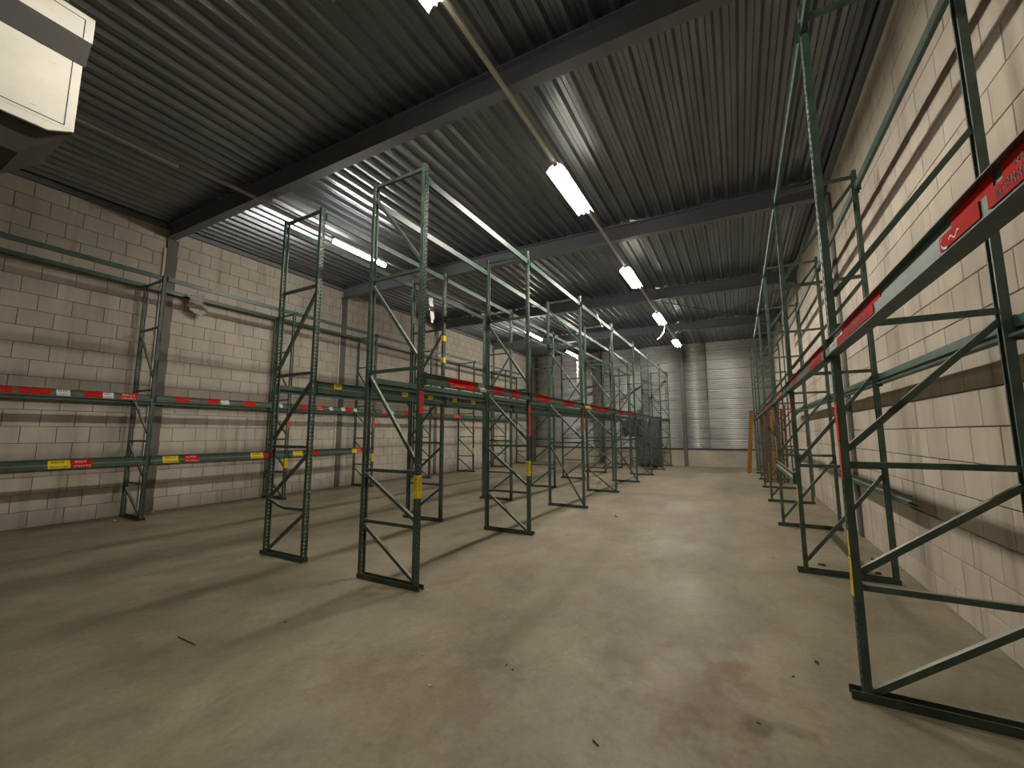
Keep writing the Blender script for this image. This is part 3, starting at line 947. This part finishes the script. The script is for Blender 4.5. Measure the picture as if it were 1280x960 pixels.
for xx in (-0.9, -0.1):
    for yy in (y0 + 0.15, -0.15):
        bm = bmesh.new(); tube(bm, [(xx, yy, 1.02), (xx, yy, zd(-4.55 + xx) - 4.10)], 0.008)
        put('hanger_rod', mesh_of('hanger_rod', bm, GREYB), t)

# ------------------------------------------------------------------ loose things
def rag(name, label, cat, pts, wd, m, seed, thick=0.004, turn=0.0):
    """crumpled strip hung along pts"""
    rnd = random.Random(seed)
    bm = bmesh.new()
    rows = []
    n = len(pts)
    # refine
    fine = []
    for a, b in zip(pts, pts[1:]):
        for k in range(4):
            fine.append(Vector(a).lerp(Vector(b), k / 4))
    fine.append(Vector(pts[-1]))
    for i, p in enumerate(fine):
        f = i / (len(fine) - 1)
        ww = wd * (0.45 + 0.9 * math.sin(math.pi * min(1, f * 0.8 + 0.15))) * rnd.uniform(0.7, 1.2)
        an = rnd.uniform(-0.6, 0.6) * (0.25 if turn else 1) + turn
        rows.append([bm.verts.new(p + Vector((math.cos(an) * ww * (u - 0.5), math.sin(an) * ww * (u - 0.5) + rnd.uniform(-1, 1) * ww * (0.05 if turn else 0.22), rnd.uniform(-0.01, 0.01)))) for u in (0, 0.25, 0.5, 0.75, 1)])
    for a, b in zip(rows, rows[1:]):
        for k in range(4): bm.faces.new((a[k], a[k + 1], b[k + 1], b[k]))
    bmesh.ops.recalc_face_normals(bm, faces=bm.faces[:])
    bmesh.ops.solidify(bm, geom=bm.faces[:], thickness=thick)
    o = bpy.data.objects.new(name, mesh_of(name, bm, m)); C.objects.link(o)
    return tag(o, label, cat)
xA = -5.519 - W2 - PD / 2 - 0.03
rag('plastic_rag', 'torn white plastic hanging from the inner rack top beam behind the front upright', 'plastic', [(xA, 7.12, 4.80), (xA - 0.02, 7.14, 4.66), (xA, 7.16, 4.45), (xA + 0.02, 7.16, 4.30), (xA, 7.17, 4.18)], 0.11, PLAST, 3, turn=1.57)
xB = -3.572 + W2 + PD / 2 + 0.03
rag('plastic_rag', 'white plastic shreds caught on the aisle rack top beam', 'plastic', [(xB - 0.01, 10.4, 4.80), (xB + 0.01, 10.45, 4.7), (xB + 0.05, 10.5, 4.58), (xB + 0.06, 10.62, 4.48)], 0.10, PLAST, 5, turn=1.57)
rag('plastic_rag', 'long white plastic strip hanging under the farthest left light', 'plastic', [(-7.38, 20.80, 5.86), (-7.37, 20.80, 5.5), (-7.36, 20.80, 5.1), (-7.38, 20.81, 4.7), (-7.38, 20.83, 4.3)], 0.10, PLAST, 8)
xLw = XL + 0.08
rag('plastic_sheet', 'grey translucent plastic draped over the left wall rack top beam', 'plastic', [(-11.10, 4.78, 4.98), (-11.09, 4.76, 4.86), (-11.09, 4.74, 4.70), (-11.10, 4.8, 4.55), (-11.09, 4.86, 4.46)], 0.30, mat('dusty_film', (0.36, 0.33, 0.28), 0.5, var=0.3, scale=20), 12, turn=1.57)
# cable hanging from the fourth aisle light
bm = bmesh.new(); tube(bm, [(-2.28, 16.25, 5.80), (-2.26, 16.28, 5.66), (-2.30, 16.2, 5.45), (-2.40, 16.1, 5.28), (-2.52, 16.05, 5.18)], 0.016)
o = bpy.data.objects.new('loose_cable', mesh_of('loose_cable', bm, PLAST)); C.objects.link(o)
tag(o, 'loose white cable end curling down from the fourth aisle light', 'cable')
bm = bmesh.new(); tube(bm, [(-3.1, 18.6, 5.70), (-3.1, 18.62, 5.3), (-3.06, 18.6, 5.0), (-2.9, 18.6, 4.8)], 0.008)
bm2 = mesh_of('loose_cable', bm, GREYB)
tube_o = bpy.data.objects.new('loose_cable', bm2); C.objects.link(tube_o)
tube_o.location = (0, 0, 0.31)
tag(tube_o, 'thin grey cable hanging from the roof beam above the far racks', 'cable')
# black camera-like box on the left rail
t = thing('junction_box', 'small black box on the left light rail before its farthest light', 'box', (-7.38, 19.02, ZT - 0.14))
put('case', box('case', BLACK, -0.07, 0.07, -0.09, 0.09, 0, 0.137, 0.01), t)
put('gland', box('gland', GREYB, -0.02, 0.02, -0.12, -0.09, 0.04, 0.08), t)

# dark tarpaulin hanging in the far end of the aisle rack
def tarp(name, label, pts, z0, z1, seed):
    rnd = random.Random(seed)
    bm = bmesh.new()
    n = 30; m_ = 12
    rows = []
    for j in range(m_ + 1):
        f = j / m_
        z = z1 + (z0 - z1) * f
        r = []
        for i in range(n + 1):
            u = i / n
            k = u * (len(pts) - 1); a = int(min(k, len(pts) - 2)); fr = k - a
            p = Vector(pts[a]).lerp(Vector(pts[a + 1]), fr)
            wv = 0.045 * math.sin(u * 31 + f * 1.5) + 0.03 * math.sin(u * 57 + 2 * f)
            r.append(bm.verts.new((p.x + wv * 0.5, p.y + wv, z + (0.05 * math.sin(u * 17) if j == m_ else 0) - (0.05 * abs(math.sin(u * 9)) if j == 0 else 0))))
        rows.append(r)
    for a, b in zip(rows, rows[1:]):
        for i in range(n): bm.faces.new((a[i], a[i + 1], b[i + 1], b[i]))
    bmesh.ops.recalc_face_normals(bm, faces=bm.faces[:])
    bmesh.ops.solidify(bm, geom=bm.faces[:], thickness=0.006)
    o = bpy.data.objects.new(name, mesh_of(name, bm, TARP)); C.objects.link(o)
    for p in o.data.polygons: p.use_smooth = True
    return tag(o, label, 'tarpaulin')
tarp('tarpaulin', 'dark grey tarpaulin hanging to the floor in the far end of the aisle rack', [(-4.58, 21.3), (-4.1, 21.45), (-3.62, 21.35), (-3.45, 21.9)], 0.03, 2.45, 1)
tarp('tarpaulin', 'shorter dark tarpaulin hanging from the middle beam left of the full-length one', [(-4.99, 20.12), (-4.6, 20.14), (-4.06, 20.12)], 1.55, 2.36, 2)

# leaning orange post and stood-up beams at the far end of the right wall rack
def stood(label, base, top, wd, dp, m, cat='beam', group=None, name='stored_rail'):
    b, t_ = Vector(base), Vector(top)
    d = (t_ - b)
    o_ = thing(name, label, cat, base, 0, group)
    o_.rotation_mode = 'QUATERNION'
    o_.rotation_quaternion = Vector((0, 0, 1)).rotation_difference(d.normalized())
    ln = d.length
    bm = bmesh.new()
    sweep(bm, [(-wd / 2, dp), (-wd / 2, 0), (wd / 2, 0), (wd / 2, dp)], lambda a, c, s: (a, c, s * ln), 0.004)
    put('channel', mesh_of('channel', bm, m), o_)
    bm = bmesh.new(); bx(bm, -wd / 2 - 0.01, wd / 2 + 0.01, -0.01, dp, 0.0, 0.012)
    put('end_plate', mesh_of('end_plate', bm, m), o_)
    return o_
stood('orange steel post leaning against the far end of the right wall rack', (0.28, 20.38, 0.0), (0.50, 20.15, 2.62), 0.15, 0.08, ORANGE, 'post', None, 'leaning_post')
for k in range(8):
    xx = 0.68 + 0.095 * k if k < 7 else 1.345
    hh = 2.30 + 0.12 * (k % 3) + 0.03 * k
    nth = 'orange beam stood on end among the rust-brown ones in the right wall rack' if k == 3 else 'rust-brown beam stood on end in the right wall rack, %s from the aisle' % ORD[k]
    stood(nth, (xx, 16.9, 0.0), (xx + 0.02 * hh, 16.9 - 0.05 * hh, hh), 0.07, 0.05, ORANGE if k == 3 else RUST, 'beam', 'rust-brown beams stood on end in the right wall rack')
for k in range(6):
    xx = 0.62 + 0.108 * k
    hh = 2.5 + 0.1 * (k % 3)
    stood('grey beam stood on end at the far right wall, %s from the aisle' % ORD[k], (xx, 21.7, 0.0), (xx + 0.01 * hh, 21.7 + 0.07 * hh, hh), 0.08, 0.05, GREYB, 'beam', 'grey beams stood on end at the far end of the right wall rack')
# pale deck boards on the low level of the wall rack (far bays)

# small litter on the floor
LIT = [(-2.31, 2.86, 0.03, 0), (-2.20, 2.62, 0.035, 0.2), (-1.90, 2.34, 0.045, 0.5), (-1.74, 2.22, 0.02, 1), (-3.12, 1.52, 0.02, 0), (-3.07, 1.44, 0.03, 1), (-2.84, 1.54, 0.02, 0.5), (-2.8, 1.76, 0.015, 0),
       (-1.26, 3.16, 0.02, 0.1), (-2.37, 8.77, 0.10, 0.4), (-2.61, 6.70, 0.09, 0.7), (-10.74, 3.57, 0.09, 0.4), (-11.10, 4.30, 0.13, 0.2), (-10.73, 4.60, 0.06, 0), (0.30, 6.79, 0.05, 0.5), (0.20, 5.54, 0.03, 0), (-3.18, 3.13, 0.02, 0), (-3.02, 3.64, 0.05, 0.3)]
def chip(size, m, seed):
    rnd = random.Random(seed)
    bm = bmesh.new()
    h = max(0.004, size * 0.22)
    poly = []
    for k in range(6):
        an = 2 * math.pi * k / 6 + rnd.uniform(-0.2, 0.2)
        r = size * 0.5 * rnd.uniform(0.6, 1.1)
        poly.append((r * math.cos(an), r * 0.45 * math.sin(an)))
    prism(bm, poly, lambda a, b, s: (a * (1 - 0.25 * s), b * (1 - 0.25 * s), 0.0005 + h * s))
    return mesh_of('floor_chip', bm, m)
PLACE = {9: 'folded white scrap on the floor beside the third frame of the aisle rack', 10: 'white scrap on the floor between the first two frames of the aisle rack',
         11: 'white scrap in front of the first frame of the left wall rack', 12: 'crumpled white scrap at the foot of the first left wall column',
         13: 'flat white scrap against the left wall beyond its first column', 14: 'pale scrap under the wall rack between its second and third frames',
         17: 'tiny white scrap at the aisle-side foot of the first aisle rack frame', 3: 'smallest of the pale chips in line before the aisle rack', 8: 'lone pale sliver in the middle of the aisle floor'}
for i, (x, y, s, r) in enumerate(LIT):
    o = put('floor_chip', chip(s, CHIPM, i), None, (x, y, 0), (0, 0, r))
    tag(o, PLACE.get(i, {0: 'white chip on the floor right of the first aisle frame, farthest of three in line', 1: 'thin pale sliver on the floor, second of three in line before the aisle rack', 2: 'longest pale sliver of the three in line, nearest the camera', 15: 'pale speck on the floor left of the second right-hand frame'}.get(i, 'tiny pale speck on the bare near floor')), 'scrap', 'pale scraps scattered on the floor')
for i, (x, y, s) in enumerate([(-2.28, 8.54, 0.08), (-3.65, 2.46, 0.03), (-1.58, 2.80, 0.035), (-1.51, 2.77, 0.03), (0.23, 3.62, 0.035), (0.40, 3.91, 0.06), (0.83, 6.69, 0.10), (1.35, 6.6, 0.12), (1.45, 7.3, 0.1), (0.0, 2.97, 0.03)]):
    o = put('floor_chip', chip(s, DCHIP, 40 + i), None, (x, y, 0), (0, 0, i))
    tag(o, ['dark crumb beside the folded white scrap near the third aisle frame', 'dark crumb left of the first aisle rack frame, alone', 'dark crumb in the near aisle floor, left one of a close pair', 'dark crumb in the near aisle floor, right one of a close pair', 'small dark crumb just left of the nearest right-hand frame, the nearer one', 'dark flake just left of the nearest right-hand frame, the farther one', 'brown flake just beyond the second right-hand frame', 'brown flake against the foot of the right wall', 'brown flake at the wall by the second right-hand frame', 'black crumb inside the rusty stain'][i], 'scrap', 'dark crumbs scattered on the floor')
def splinter(a, b, label):
    bm = bmesh.new(); tube(bm, [a, b], 0.004, 6)
    o = bpy.data.objects.new('wood_splinter', mesh_of('wood_splinter', bm, DCHIP)); C.objects.link(o)
    tag(o, label, 'splinter')
splinter((-4.172, 1.872, 0.0045), (-3.900, 1.872, 0.0045), 'thin dark splinter alone on the floor at left, before the first frames')
splinter((-0.801, 2.382, 0.0045), (-0.762, 2.357, 0.0045), 'short dark splinter on the floor low in the picture, left of the rusty stain')
